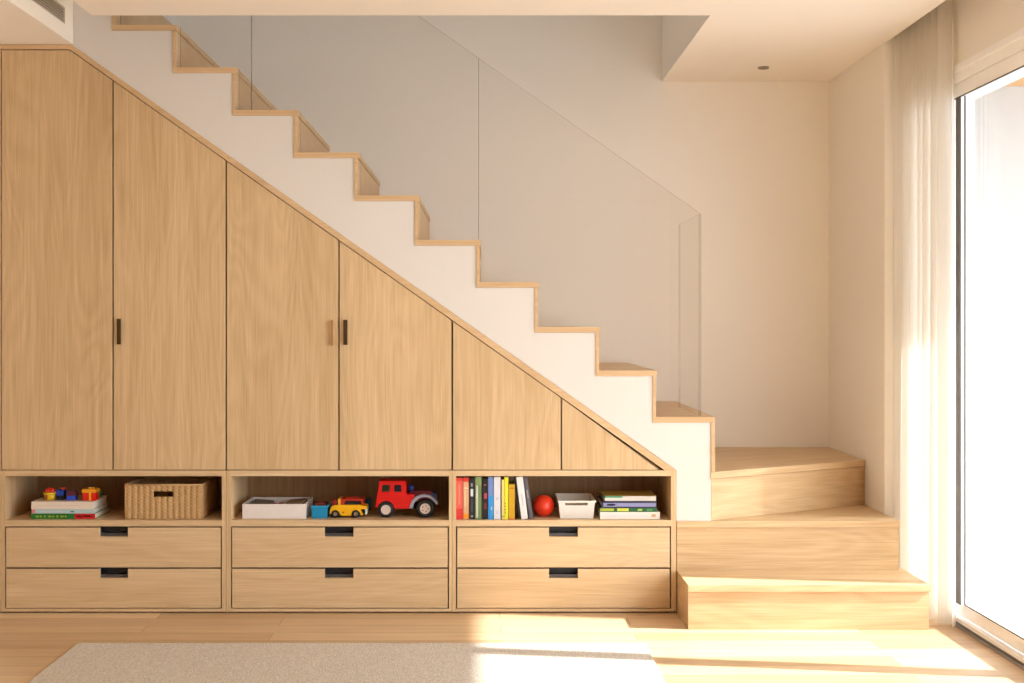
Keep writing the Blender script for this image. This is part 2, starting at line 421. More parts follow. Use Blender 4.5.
bm = bm_new(); box(bm, PX(700.6), PX(703), .0565, .60, PZ(416.6), PZ(213))
for f in bm.faces:
    n = f.normal
bm.faces.ensure_lookup_table()
for f in bm.faces:
    f.normal_update()
    f.material_index = 0 if abs(f.normal.x) > .5 else 1
link('glass_fin', bm, [mGlassFin, mFinEdge], GB)

# ---------------------------------------------------------------- slanting trim over the cabinets
def yi(x): return 49.5 if x < 70 else 49.5 + (x-70)*.7078
bm = bm_new()
prism(bm, [(PX(-.5), PZ(45)), (PX(72), PZ(45)), (PX(675.9), PZ(470.2)), (PX(664.5), PZ(470.2)), (PX(70), PZ(49.5)), (PX(-.5), PZ(49.5))], -.006, .03)
struct('trim_1', bm, wEdge)
bm = bm_new(); box(bm, PX(-1), PX(.9), -.002, .03, .006, PZ(49.8)); struct('trim_2', bm, wV)

# ---------------------------------------------------------------- upper cabinets
def door(xa, xb, parent, g=.0018):
    # polygon door with a sloping top edge
    a, b = xa, xb
    gy = .8
    pts = [(a, 469.6), (b, 469.6)] if b < 656 else [(a, 469.6), (658.5, 469.6)]
    if b < 656: pts.append((b, yi(b)+gy))
    if a < 70 < b: pts.append((70, yi(70)+gy))
    pts.append((a, yi(a)+gy))
    bm = bm_new(); prism(bm, [(PX(x), PZ(y)) for x, y in pts], -.002, .017)
    return link('door', bm, wV, parent, .0008)
def upper_body(xa, xb, parent):
    pts = [(xa, 469.9), (min(xb, 662), 469.9)]
    if xb < 656: pts.append((xb, yi(xb)+1.0))
    if xa < 70 < xb: pts.append((70, yi(70)+1.0))
    pts.append((xa, yi(xa)+1.0))
    bm = bm_new(); prism(bm, [(PX(x), PZ(y)) for x, y in pts], .0305, .48)
    o = link('cabinet_body', bm, wV, parent)
    # front rails closing the gap behind the doors
    return o
def pull(x0, x1, y0, y1, parent, m, lab):
    bm = bm_new(); box(bm, PX(x0), PX(x1), -.018, -.0135, PZ(y1), PZ(y0))
    box(bm, PX(x0)+.003, PX(x1)-.003, -.0135, -.0021, PZ(y1)+.006, PZ(y1)+.014); box(bm, PX(x0)+.003, PX(x1)-.003, -.0135, -.0021, PZ(y0)-.014, PZ(y0)-.006)
    return link('handle', bm, m, parent, .0008)
UC = [((0.2, 226.2), (2.2, 112.4), (113.9, 225.6), 'tall oak wardrobe cabinet at the high end under the stairs, reaching the ceiling'),
      ((226.6, 452.2), (227.2, 338.3), (339.8, 451.4), 'middle oak cabinet under the stairs with two slant-topped doors, above the toy vehicles'),
      ((452.6, 662), (453.2, 560.6), (562.2, 664), 'lowest oak cabinet under the stairs tapering to a triangular door, above the row of books')]
for k, (bd, d1, d2, lab) in enumerate(UC):
    c = thing('wardrobe_cabinet', (PX((bd[0]+bd[1])/2), .2, PZ(470)), lab, 'cabinet')
    upper_body(bd[0], bd[1], c)
    a = door(d1[0], d1[1], c); b = door(d2[0], d2[1], c)
    if k == 0: pull(118, 121.8, 318.8, 344.3, b, mBronze, '')
    if k == 1:
        h = pull(331.2, 333.6, 320, 345.5, a, mBronzeLit, ''); h['label'] = 'bronze handle painted lighter as if catching light'
        pull(343.8, 347.8, 319.8, 344.8, b, mBronze, '')

# ---------------------------------------------------------------- base units
BU = [(0.2, 226.2, 5, 222, 99.5, 128, 'oak drawer unit below the tallest cabinet, its open shelf holding the wicker basket'),
      (226.5, 452.1, 231, 449, 324.5, 353.5, 'oak drawer unit between its two neighbours, its open shelf holding toy vehicles'),
      (452.4, 676.2, 456, 671, 549, 578, 'oak drawer unit beside the bottom steps, its open shelf holding upright books')]
DEP = .40
for (xa, xb, ca, cb, ha, hb, lab) in BU:
    c = thing('drawer_cabinet', (PX((xa+xb)/2), .2, 0), lab, 'cabinet')
    bm = bm_new(); y0 = -.002
    box(bm, PX(xa), PX(ca), y0, DEP, .006, PZ(470.4))
    link('side_panel', bm, wV, c)
    bm = bm_new(); box(bm, PX(cb), PX(xb), y0, DEP, .006, PZ(470.4))
    link('side_panel', bm, wV, c)
    bm = bm_new(); box(bm, PX(ca), PX(cb), y0, DEP, PZ(476), PZ(470.4)); link('top_panel', bm, wH, c)
    bm = bm_new(); box(bm, PX(ca), PX(cb), y0, DEP, PZ(526.3), PZ(520.2)); link('shelf', bm, wH, c)
    bm = bm_new(); box(bm, PX(ca), PX(cb), DEP-.018, DEP, .02, PZ(476)); link('back_panel', bm, wBackShade, c)
    bm = bm_new(); box(bm, PX(ca), PX(cb), y0, DEP-.02, .006, PZ(608.6)); link('base_panel', bm, wH, c)
    bm = bm_new(); box(bm, PX(xa), PX(xb), .02, .06, .0005, .0058); link('plinth', bm, mDarkVoid, c)
    for (ya, yb, n0) in ((527.6, 567.3, 527.6), (569, 607.7, 569)):
        l, r = ca+1.3, cb-1.3
        hh = 9.2
        pts = [(l, yb), (r, yb), (r, ya), (hb, ya), (hb, ya+hh), (ha, ya+hh), (ha, ya), (l, ya)]
        bm = bm_new(); prism(bm, [(PX(x), PZ(y)) for x, y in pts], -.001, .017)
        dr = link('drawer', bm, wH, c)
        bm = bm_new()
        z0, zt = PZ(ya+hh), PZ(ya)
        box(bm, PX(ha)-.004, PX(hb)+.004, .0172, .0178, z0-.004, z0+.012, 1)
        box(bm, PX(ha)-.004, PX(hb)+.004, .0178, .045, z0+.008, z0+.012, 1)
        box(bm, PX(ha)-.004, PX(hb)+.004, .045, .047, z0-.004, zt+.001, 0)
        box(bm, PX(ha)-.006, PX(ha)-.004, .0172, .047, z0-.004, zt+.001, 0)
        box(bm, PX(hb)+.004, PX(hb)+.006, .0172, .047, z0-.004, zt+.001, 0)
        link('handle', bm, [mHandle, mHandleLip], dr)

# ---------------------------------------------------------------- shelf objects
SH = PZ(520.2)   # shelf surface
def BZ(z): return z
def colr(name, rgb, rough=.5): return plain(name, rgb, rough, noise=.05, nscale=60)
paper = plain('paper_pages', (236, 228, 212), .9, noise=.1, nscale=200)

def book_up(label, x0, x1, ytop, depth, rgb, bands=(), lean=None, Y=.02, rough=.45):
    """standing book, spine to the room. bands: (v0, v1, rgb, u0, u1) fractions of the height / width"""
    w = PX(x1, Y) - PX(x0, Y) - .0006; zt = PZ(ytop, Y); h = zt - SH - .0008
    xc = PX((x0+x1)/2, Y)
    b = thing('book', (xc, Y+depth/2, SH+.0004), label, 'book', 'books standing in a row on the open shelf')
    if rgb is None: rgb = (200, 200, 200)
    m = colr('cover_%d_%d_%d' % rgb, rgb, rough)
    X0, X1, Z0, Z1 = xc-w/2, xc+w/2, SH+.0004, SH+.0004+h
    t = min(.0018, w*.16)
    bm = bm_new(); box(bm, X0, X1, Y, Y+.002, Z0, Z1); box(bm, X0, X0+t, Y+.002, Y+depth, Z0, Z1); box(bm, X1-t, X1, Y+.002, Y+depth, Z0, Z1)
    link('cover', bm, m, b)
    bm = bm_new(); box(bm, X0+t+.0001, X1-t-.0001, Y+.0022, Y+depth-.004, Z0+.003, Z1-.003); link('pages', bm, paper, b)
    for (v0, v1, rgb2, u0, u1) in bands:
        bm = bm_new(); box(bm, X0+w*u0, X0+w*u1, Y-.0004, Y-.00005, Z0+h*v0, Z0+h*v1)
        link('spine_band', bm, colr('band_%d_%d_%d' % rgb2, rgb2), b)
    if lean: b.rotation_euler = (0, lean, 0)
    return b

BK = .022
book_up('coral red book standing first in the row, against the shelf divider', 456.2, 462.9, 477.8, .17, (226, 98, 84), [(0, .26, (214, 52, 48), 0, 1), (.93, 1, (214, 60, 50), 0, 1), (.35, .85, (236, 140, 124), .35, .6)])
book_up('tan book with an orange foot and red head on its spine', 463.3, 468.8, 477.6, .18, (216, 168, 128), [(.9, 1, (216, 52, 40), 0, 1), (.02, .14, (240, 150, 30), 0, 1), (.74, .76, (240, 230, 220), .1, .9), (.3, .7, (232, 200, 166), .2, .45)])
book_up('black book with white spine lettering, beside the green book', 469.2, 474.9, 478.2, .17, (26, 24, 28), [(.56, .74, (214, 220, 228), .25, .7), (.80, .88, (150, 160, 175), .3, .6), (.18, .5, (96, 104, 112), .42, .56), (.05, .1, (150, 150, 150), .3, .7)])
book_up('sage green book with a pale stripe down its spine', 475.2, 481.6, 476.8, .19, (112, 134, 84), [(.04, .8, (198, 206, 190), .12, .45), (.8, 1, (128, 152, 96), 0, 1)])
book_up('black book with pinkish red marks, between the green and blue books', 482.2, 487.8, 478.4, .17, (30, 22, 28), [(.5, .64, (190, 70, 92), .35, .85), (.82, .86, (170, 90, 90), .3, .7), (.25, .4, (120, 42, 56), .4, .75)])
book_up('bright blue book, periwinkle at its head, beside the white book', 488.2, 493.5, 476.8, .18, (44, 150, 226), [(.55, 1, (112, 142, 208), 0, 1), (.22, .3, (180, 216, 240), .5, .75)])
book_up('plain white book standing between the blue and yellow books', 493.9, 500.5, 476.6, .19, (222, 222, 230), [(.45, .52, (200, 200, 214), .3, .7), (.12, .2, (206, 206, 216), .25, .7)])
book_up('pale yellow slim book beside the bright yellow one', 501.6, 504.3, 479.5, .16, (228, 214, 130), [(.05, .1, (190, 170, 90), 0, 1)])
book_up('bright lemon yellow book with small dark spine marks', 504.5, 508.4, 476.8, .18, (232, 226, 48), [(.36, .39, (110, 110, 60), .1, .35), (.29, .32, (110, 110, 60), .1, .35), (.22, .25, (110, 110, 60), .1, .35), (.15, .18, (110, 110, 60), .1, .35)])
book_up('short ochre book, the lowest of the standing row', 508.8, 514.8, 484.2, .14, (206, 160, 22), [(.88, .9, (120, 90, 20), .1, .9), (0, .05, (224, 128, 30), 0, 1)])
book_up('black book leaning beside the short ochre book', 519.3, 521.0, 479.0, .16, (22, 22, 30), [(.3, .4, (60, 60, 80), .3, .6)], lean=-.125)
book_up('white book leaning against the black one, near the red ball', 521.2, 527.8, 476.9, .18, (232, 230, 232), [(.3, .6, (206, 206, 210), .35, .6)], lean=-.125)
book_up('slim charcoal grey book leaning last, next to the red ball', 529.4, 533.4, 477.4, .17, (92, 88, 100), [(.5, .7, (150, 146, 160), .3, .6)], lean=-.155)
for o in [o for o in S.objects if o.name.startswith('book') and o.parent is None and o.rotation_euler.y != 0]:
    o.location.z += .0022; o.location.x += .001

def book_flat(label, x0, x1, ytop, ybot, depth, rgb, bands=(), Y=.03, group=None, zb=None, spine=True, rot=0):
    z0 = zb if zb is not None else SH+.0004
    z1 = z0 + (ybot-ytop)/K*(D+Y)/D
    X0, X1 = PX(x0, Y), PX(x1, Y)
    b = thing('book', ((X0+X1)/2, Y+depth/2, z0), label, 'book', group)
    m = colr('cover_%d_%d_%d' % rgb, rgb)
    t = .0014
    bm = bm_new(); box(bm, X0, X1, Y, Y+depth, z0, z0+t); box(bm, X0, X1, Y, Y+depth, z1-t, z1)
    if spine: box(bm, X0, X1, Y, Y+.002, z0+t, z1-t)
    link('cover', bm, m, b)
    bm = bm_new(); box(bm, X0+.004, X1-.003, Y+.0022 if spine else Y+.003, Y+depth-.003, z0+t+.0001, z1-t-.0001); link('pages', bm, paper, b)
    for (u0, u1, rgb2, v0, v1) in bands:
        bm = bm_new(); box(bm, X0+(X1-X0)*u0, X0+(X1-X0)*u1, Y-.0004, Y-.00005, z0+(z1-z0)*v0, z0+(z1-z0)*v1); link('spine_band', bm, colr('band_%d_%d_%d' % rgb2, rgb2), b)
    if rot:
        b.rotation_euler = (0, 0, rot)
    return z1+.0004
g1 = 'books lying flat under the small toys'
gb = [(u, u+.03+.02*(i % 3 == 0), (150, 176, 60), .3, .62) for i, u in enumerate([.07+.065*j for j in range(8)])]
z = book_flat('green and red spined picture book, bottom of the pile beside the basket', 31.2, 95, 515.0, 520.4, .21, (22, 112, 40), [(.68, 1, (196, 24, 34), 0, 1), (.72, .78, (236, 200, 200), .35, .6), (.82, .94, (236, 190, 190), .4, .65)] + gb, group=g1)
z = book_flat('pale blue book with a pink corner, middle of the pile beside the basket', 31.8, 94, 510.6, 514.8, .20, (176, 204, 208), [(0, .055, (232, 130, 150), .1, .95), (.12, .5, (196, 204, 214), .2, .6), (.62, .68, (70, 120, 140), .3, .6)], group=g1, zb=z)
zT1 = book_flat('thick cream white book, top of the pile under the small toys', 31.2, 93.2, 502.8, 510.3, .20, (228, 216, 202), [(.1, .8, (216, 204, 190), .45, .55)], group=g1, zb=z)
g2 = 'books lying flat beside the white storage bin'
z = book_flat('thick white book with a tan end, bottom of the pile beside the storage bin', 600, 660, 512.6, 519.5, .19, (238, 232, 224), [(.86, .93, (214, 176, 130), .3, .7), (.1, .8, (226, 222, 222), .4, .55)], group=g2)
z = book_flat('green and yellow patterned book, second from the bottom beside the storage bin', 600.2, 657, 508.5, 512.4, .18, (30, 96, 48), [(.0, .24, (178, 186, 62), .25, .9), (.3, .5, (204, 212, 80), .2, .95), (.66, .74, (160, 190, 90), .3, .8), (.82, .92, (70, 150, 90), .3, .8)], group=g2, zb=z)
z = book_flat('lavender blue book with navy covers, third in the pile beside the storage bin', 601.6, 656.2, 501.8, 508.2, .18, (30, 32, 66), [(.03, 1, (140, 142, 188), .2, .78), (.1, .25, (170, 130, 190), .35, .65)], group=g2, zb=z)
z = book_flat('white book with a teal and olive cover, top of the pile beside the storage bin', 604.8, 656, 496.4, 501.6, .18, (206, 206, 200), [(.0, .34, (30, 150, 110), .72, 1), (.0, 1, (54, 52, 70), 0, .12)], group=g2, zb=z)
# its olive front cover lies slightly askew on top
Yc = .03
bm = bm_new(); prism(bm, [(PX(605.5, Yc), Yc+.002), (PX(656.5, Yc), Yc+.002), (PX(654, Yc), Yc+.17), (PX(599.5, Yc), Yc+.17)], z, z+.0014, 'z')
o = link('magazine', bm, colr('olive_cover', (150, 124, 40))); tag(o, 'thin olive magazine lying slightly askew on the pile beside the storage bin', 'magazine')

# --- ball
Yb = .10
rb = 10.7/K*(D+Yb)/D
bm = bm_new(); ellipsoid(bm, (PX(543.6, Yb), Yb, SH+rb+.0005), (rb, rb, rb), 40)
o = link('ball', bm, colr('ball_red', (222, 52, 20), .35)); tag(o, 'small orange red ball resting between the leaning books and the white bin', 'ball')

# --- open box helpers
def taper(bm, z0, z1, k, cx, cy):
    for v in bm.verts:
        f = 1 - k*(1-(v.co.z-z0)/(z1-z0)); v.co.x = cx+(v.co.x-cx)*f; v.co.y = cy+(v.co.y-cy)*f
def open_box(bm, X0, X1, Y0, Y1, Z0, Z1, t, hole=None):
    if hole:
        hx0, hx1, hz0, hz1 = hole
        box(bm, X0, hx0, Y0, Y0+t, Z0, Z1); box(bm, hx1, X1, Y0, Y0+t, Z0, Z1); box(bm, hx0, hx1, Y0, Y0+t, Z0, hz0); box(bm, hx0, hx1, Y0, Y0+t, hz1, Z1)
    else: box(bm, X0, X1, Y0, Y0+t, Z0, Z1)
    box(bm, X0, X1, Y1-t, Y1, Z0, Z1); box(bm, X0, X0+t, Y0+t, Y1-t, Z0, Z1); box(bm, X1-t, X1, Y0+t, Y1-t, Z0, Z1)
    box(bm, X0+t, X1-t, Y0+t, Y1-t, Z0, Z0+t)

# white slotted bin
Yq = .035
X0, X1 = PX(558.6, Yq), PX(595.2, Yq); Z1 = PZ(501, Yq); Z0 = SH+.0005
bin_ = thing('storage_bin', ((X0+X1)/2, Yq+.1, Z0), 'small white plastic storage bin with a slot handle, beside the red ball', 'bin')
bm = bm_new(); open_box(bm, X0, X1, Yq, Yq+.23, Z0, Z1, .003, (PX(565, Yq), PX(588, Yq), PZ(505.4, Yq), PZ(503.0, Yq)))
taper(bm, Z0, Z1, .10, (X0+X1)/2, Yq+.115)
link('body', bm, colr('bin_white', (228, 224, 218), .4), bin_)
bm = bm_new()
for (a, b, c, d) in ((X0-.003, X1+.003, Yq-.003, Yq), (X0-.003, X1+.003, Yq+.23, Yq+.233), (X0-.003, X0, Yq, Yq+.23), (X1, X1+.003, Yq, Yq+.23)): box(bm, a, b, c, d, Z1-.005, Z1+.001)
link('rim', bm, colr('bin_white2', (236, 232, 226), .4), bin_)

# shallow white tray box
Yq = .037
X0, X1 = PX(242.4, Yq), PX(305.8, Yq); Z1 = PZ(504.2, Yq); Z0 = SH+.0005
tr = thing('toy_tray', ((X0+X1)/2, Yq+.1, Z0), 'shallow open white tray box standing beside the blue tub', 'tray')
bm = bm_new(); open_box(bm, X0, X1, Yq, Yq+.22, Z0, Z1, .008); link('tray_body', bm, colr('tray_white', (226, 220, 216), .6), tr, .0008)
trX, trY, trZ = X0, Yq, Z0+.0085
bm = bm_new(); box(bm, X0+.11, X0+.15, Yq+.05, Yq+.10, trZ, trZ+.040)
for kx in (0, 1): cyl(bm, (X0+.12+.02*kx, Yq+.075), .006, trZ+.040, trZ+.046, 'z', 14)
o = link('toy_block', bm, colr('muted_red', (172, 44, 40))); tag(o, 'dull red toy block lying inside the white tray', 'toy block')
bm = bm_new(); prism(bm, [(X0+.155, trZ), (X1-.015, trZ), (X1-.02, trZ+.05), (X0+.165, trZ+.044)], Yq+.03, Yq+.19)
o = link('toy_board', bm, colr('taupe_board', (142, 124, 104))); tag(o, 'taupe game board resting inside the white tray', 'board')
bm = bm_new(); prism(bm, [(X0+.012, trZ), (X0+.10, trZ), (X0+.098, trZ+.040), (X0+.02, trZ+.046)], Yq+.04, Yq+.19)
o = link('toy_board', bm, colr('grey_board', (120, 112, 104))); tag(o, 'grey game box lying in the white tray beside the red block', 'box')

# blue tub with brown red contents
Yq = .05
X0, X1 = PX(311.3, Yq), PX(327.4, Yq); Z1 = PZ(506, Yq); Z0 = SH+.0005
tb = thing('toy_tub', ((X0+X1)/2, Yq+.04, Z0), 'small bright blue open tub between the white tray and yellow car', 'tub')
bm = bm_new(); open_box(bm, X0, X1, Yq, Yq+.09, Z0, Z1, .003); taper(bm, Z0, Z1, .06, (X0+X1)/2, Yq+.045)
link('tub_body', bm, colr('tub_blue', (20, 140, 190), .35), tb)
bm = bm_new(); box(bm, X0-.002, X1+.004, Yq-.002, Yq, Z1-.004, Z1+.001); box(bm, X1, X1+.004, Yq, Yq+.09, Z1-.004, Z1+.001); box(bm, X0-.002, X0, Yq, Yq+.09, Z1-.004, Z1+.001); link('rim', bm, colr('tub_blue2', (50, 160, 205), .35), tb)
bm = bm_new(); box(bm, X0+.012, X1-.010, Yq+.016, Yq+.07, Z0+.0035, Z1+.010)
cyl(bm, ((X0+X1)/2, Yq+.04), .010, Z1+.010, Z1+.016, 'z', 16)
o = link('toy_block', bm, colr('maroon', (104, 34, 22))); tag(o, 'maroon toy block inside the small blue tub', 'toy block')

# --- wheels
tyre = plain('black_rubber', (20, 18, 20), .7)
def wheel(parent, cx, cz, r, rh, Y0, Y1, hubm, spokes=0):
    bm = bm_new(); ringmesh(bm, (cx, cz), rh*.95, r, Y0, Y1, 'y', 36)
    wl = link('wheel', bm, tyre, parent, 0)
    bm = bm_new(); cyl(bm, (cx, cz), rh, Y0+.003, Y1-.003, 'y', 28)
    ringmesh(bm, (cx, cz), rh*.78, rh*1.0, Y0-.001, Y0+.0035, 'y', 28)
    cyl(bm, (cx, cz), rh*.28, Y0-.001, Y0+.003, 'y', 16)
    for k in range(spokes):
        a = 2*PI*k/spokes
        cyl(bm, (cx+rh*.55*math.cos(a), cz+rh*.55*math.sin(a)), rh*.12, Y0+.0016, Y0+.003, 'y', 10, mi=1)
    link('hub', bm, [hubm, colr('hub_hole', (96, 66, 50))], wl)
def arc(cx, cy, r, a0, a1, n=14):
    return [(cx+r*math.cos(math.radians(a0+(a1-a0)*i/n)), cy-r*math.sin(math.radians(a0+(a1-a0)*i/n))) for i in range(n+1)]

# red truck
Yt = .07
TP = lambda pts: [(PX(x, Yt), PZ(y, Yt)) for x, y in pts]
dzT = 0
zb = PZ(518.9, Yt)
shiftT = (SH+.0006) - PZ(519.3, Yt)
def TPs(pts): return [(PX(x, Yt), PZ(y, Yt)+shiftT) for x, y in pts]
red = colr('truck_red', (212, 14, 14), .3)
RT = thing('toy_truck', (PX(406, Yt), Yt+.05, SH), 'red toy truck with grey front fender and black tyres on the shelf', 'toy truck')
body = [(375.3, 509.5), (376.2, 502), (377.4, 496.4)] + [(378.3, 496.0)]
side = [(377.2, 496.2), (407.2, 496.2), (414.5, 496.4), (414, 499), (411.5, 503), (409.6, 508), (408.8, 510.6), (394.6, 510.4)]
side += arc(385.9, 511.4, 8.6, 8, 165, 12)
side += [(375.6, 509.6)]
bm = bm_new(); prism(bm, TPs(side), Yt, Yt+.10); link('cab', bm, red, RT, .0012)
# cab upper with real window openings
def window_wall(bm, Ya, Yb):
    for r in (((379.4, 483), (405.4, 483), (406, 486.8), (379, 486.8)), ((379, 486.8), (382.2, 486.8), (381.8, 493.8), (377.9, 493.8)),
              ((389.9, 486.8), (394.2, 486.8), (394, 493.8), (389.6, 493.8)), ((401, 486.8), (406, 486.8), (406.4, 493.8), (401.4, 493.8)),
              ((377.9, 493.8), (406.4, 493.8), (406.6, 496.3), (377.3, 496.3))):
        prism(bm, TPs(r), Ya, Yb)
bm = bm_new(); window_wall(bm, Yt+.002, Yt+.008); window_wall(bm, Yt+.092, Yt+.098)
prism(bm, TPs([(379.4, 483), (405.4, 483), (405.6, 484.2), (379.2, 484.2)]), Yt+.008, Yt+.092)
prism(bm, TPs([(379, 484.2), (380.4, 484.2), (378.8, 496.2), (377.4, 496.2)]), Yt+.008, Yt+.092)
prism(bm, TPs([(404.4, 484.2), (405.6, 484.2), (406.4, 496.2), (405.2, 496.2)]), Yt+.008, Yt+.016)
prism(bm, TPs([(404.4, 484.2), (405.6, 484.2), (406.4, 496.2), (405.2, 496.2)]), Yt+.084, Yt+.092)
link('cab_roof', bm, red, RT)
bm = bm_new(); prism(bm, TPs([(382.1, 486.9), (389.8, 486.9), (389.5, 493.7), (381.7, 493.7)]), Yt+.0045, Yt+.006); link('side_window', bm, colr('green_glass', (22, 40, 24), .1), RT)
bm = bm_new(); prism(bm, TPs([(394.3, 486.9), (400.9, 486.9), (401.3, 493.7), (394.1, 493.7)]), Yt+.0045, Yt+.006); link('side_window', bm, colr('navy_glass', (10, 22, 40), .1), RT)
# bonnet
bm = bm_new(); prism(bm, TPs([(406.8, 496.2), (414, 494.2), (430.5, 493.6), (433, 496), (433.6, 504), (426, 508), (414, 508), (410, 503), (414.6, 496.4)][:1] + [(414, 493.6), (430.5, 493.2), (433, 496), (433.6, 503), (412, 503), (411.5, 497)]), Yt+.022, Yt+.078); link('bonnet', bm, colr('bonnet_maroon', (96, 16, 30), .3), RT, .001)
bm = bm_new(); prism(bm, TPs([(431.2, 495.2), (436.6, 496.6), (437.4, 504), (434, 505.6), (431, 503)]), Yt+.012, Yt+.088); link('grille', bm, colr('grille_navy', (44, 56, 104), .35), RT, .001)
fo = arc(424.2, 511, 14.8, 176, 22, 18); fi = arc(424.8, 511, 12.1, 22, 176, 18)
bm = bm_new(); prism(bm, TPs(fo+fi), Yt-.002, Yt+.026); link('fender', bm, colr('fender_grey', (158, 156, 172), .35), RT)
bm = bm_new(); prism(bm, TPs(fo+fi), Yt+.076, Yt+.102); link('fender', bm, colr('fender_grey', (158, 156, 172), .35), RT)
bm = bm_new(); prism(bm, TPs([(378, 508), (434, 505), (434, 511.5), (378, 512.5)]), Yt+.03, Yt+.07); link('chassis', bm, tyre, RT)
bm = bm_new(); ellipsoid(bm, (PX(410.3, Yt), Yt+.05, PZ(490.8, Yt)+shiftT), (.0125, .012, .0115), 20); cyl(bm, (PX(410.3, Yt), Yt+.05), .006, PZ(497, Yt)+shiftT, PZ(491, Yt)+shiftT, 'z', 14); link('horn_knob', bm, colr('knob_blue', (34, 54, 140), .4), RT)
hubc = colr('hub_cream', (222, 206, 196), .4)
for (cx, rr, rh, sp) in ((385.9, 7.9, 4.9, 0), (425.2, 8.9, 5.3, 5)):
    R = rr/K*(D+Yt)/D; H = rh/K*(D+Yt)/D
    for (ya, yb) in ((Yt-.004, Yt+.020), (Yt+.080, Yt+.104)):
        wheel(RT, PX(cx, Yt), SH+.0006+R, R, H, ya, yb, hubc, sp)

# yellow car
Yt = .06
shiftT = (SH+.0006) - PZ(518.7, Yt)
yel = colr('car_yellow', (238, 178, 16), .3); yred = colr('car_red', (178, 42, 20), .35)
YC = thing('toy_car', (PX(348, Yt), Yt+.04, SH), 'yellow open toy car with a red roll frame, behind the red truck', 'toy car')
side = [(329.8, 514.6), (330.2, 510.5), (331.6, 507.6), (334, 506.2), (337.6, 505.9), (360.2, 505.7), (362, 506.8), (366.6, 507.2), (366.9, 509.8), (360.6, 510.2), (361.8, 513), (362.8, 516.2), (360.9, 516.2)]
side += arc(355.8, 515.6, 4.6, 0, 180, 10) + [(351, 516.6), (341.6, 516.6), (340.2, 515.6)] + arc(335.3, 515.6, 4.6, 0, 170, 10)
bm = bm_new(); prism(bm, TPs(side), Yt, Yt+.075); link('car_body', bm, yel, YC, .0008)
bm = bm_new(); prism(bm, TPs([(338, 499.8), (340.6, 499.8), (340.6, 506), (338, 506)]), Yt+.001, Yt+.011); prism(bm, TPs([(338, 499.8), (340.6, 499.8), (340.6, 506), (338, 506)]), Yt+.064, Yt+.074); prism(bm, TPs([(338, 499.8), (340.6, 499.8), (340.6, 501), (338, 501)]), Yt+.011, Yt+.064); link('roll_bar', bm, colr('bar_yellow', (226, 170, 50), .35), YC)
bm = bm_new()
for ya in (Yt+.002, Yt+.066):
    for r in (((340.8, 500), (362.6, 500), (362.8, 501.8), (340.8, 501.8)), ((340.8, 501.8), (345.4, 501.8), (343.6, 505.7), (340.8, 505.7)), ((361, 501.8), (362.8, 501.8), (363, 505.9), (361.4, 505.9))):
        prism(bm, TPs(r), ya, ya+.007)
prism(bm, TPs([(340.8, 500), (345, 500), (345, 501), (340.8, 501)]), Yt+.009, Yt+.066); prism(bm, TPs([(360, 500), (362.6, 500), (362.6, 501), (360, 501)]), Yt+.009, Yt+.066)
link('roll_frame', bm, yred, YC)
bm = bm_new(); prism(bm, TPs([(332.4, 501.4), (336.8, 501.2), (337, 505.9), (332.8, 506.2)]), Yt+.008, Yt+.067); link('rear_bench', bm, colr('bench_red', (140, 20, 16), .4), YC, .001)
bm = bm_new(); prism(bm, TPs([(342, 502.6), (361, 502.6), (361, 505.6), (342, 505.6)]), Yt+.012, Yt+.062); link('cabin', bm, tyre, YC)
bm = bm_new(); prism(bm, TPs([(364.9, 509.9), (367.2, 509.9), (366.6, 515.6), (365.2, 515.6)]), Yt+.004, Yt+.071); link('bumper', bm, colr('bumper_pale', (206, 220, 206), .35), YC)
bm = bm_new(); prism(bm, TPs([(331, 511), (365, 510), (365, 516.2), (331, 516.2)]), Yt+.02, Yt+.055); link('chassis', bm, tyre, YC)
bm = bm_new(); cyl(bm, (PX(343.2, Yt), PZ(513.2, Yt)+shiftT), .0035, Yt-.001, Yt+.001, 'y', 14); link('badge', bm, colr('badge_brown', (150, 90, 20)), YC)
hubd = colr('hub_dusty', (150, 136, 112), .4)
for cx in (335.3, 355.8):
    R = 3.9/K*(D+Yt)/D; H = 2.0/K*(D+Yt)/D
    for (ya, yb) in ((Yt-.002, Yt+.014), (Yt+.061, Yt+.077)): wheel(YC, PX(cx, Yt), SH+.0006+R, R, H, ya, yb, hubd)
# blue block behind the yellow car
Yk = .27
bm = bm_new(); box(bm, PX(365.4, Yk), PX(370.6, Yk), Yk, Yk+.03, SH+.0005, PZ(499.6, Yk)); cyl(bm, (PX(368, Yk), Yk+.015), .006, PZ(499.6, Yk), PZ(498.4, Yk), 'z', 14)
o = link('toy_block', bm, colr('teal_blue', (24, 108, 158))); tag(o, 'teal blue toy block standing at the back, between yellow car and red truck', 'toy block')

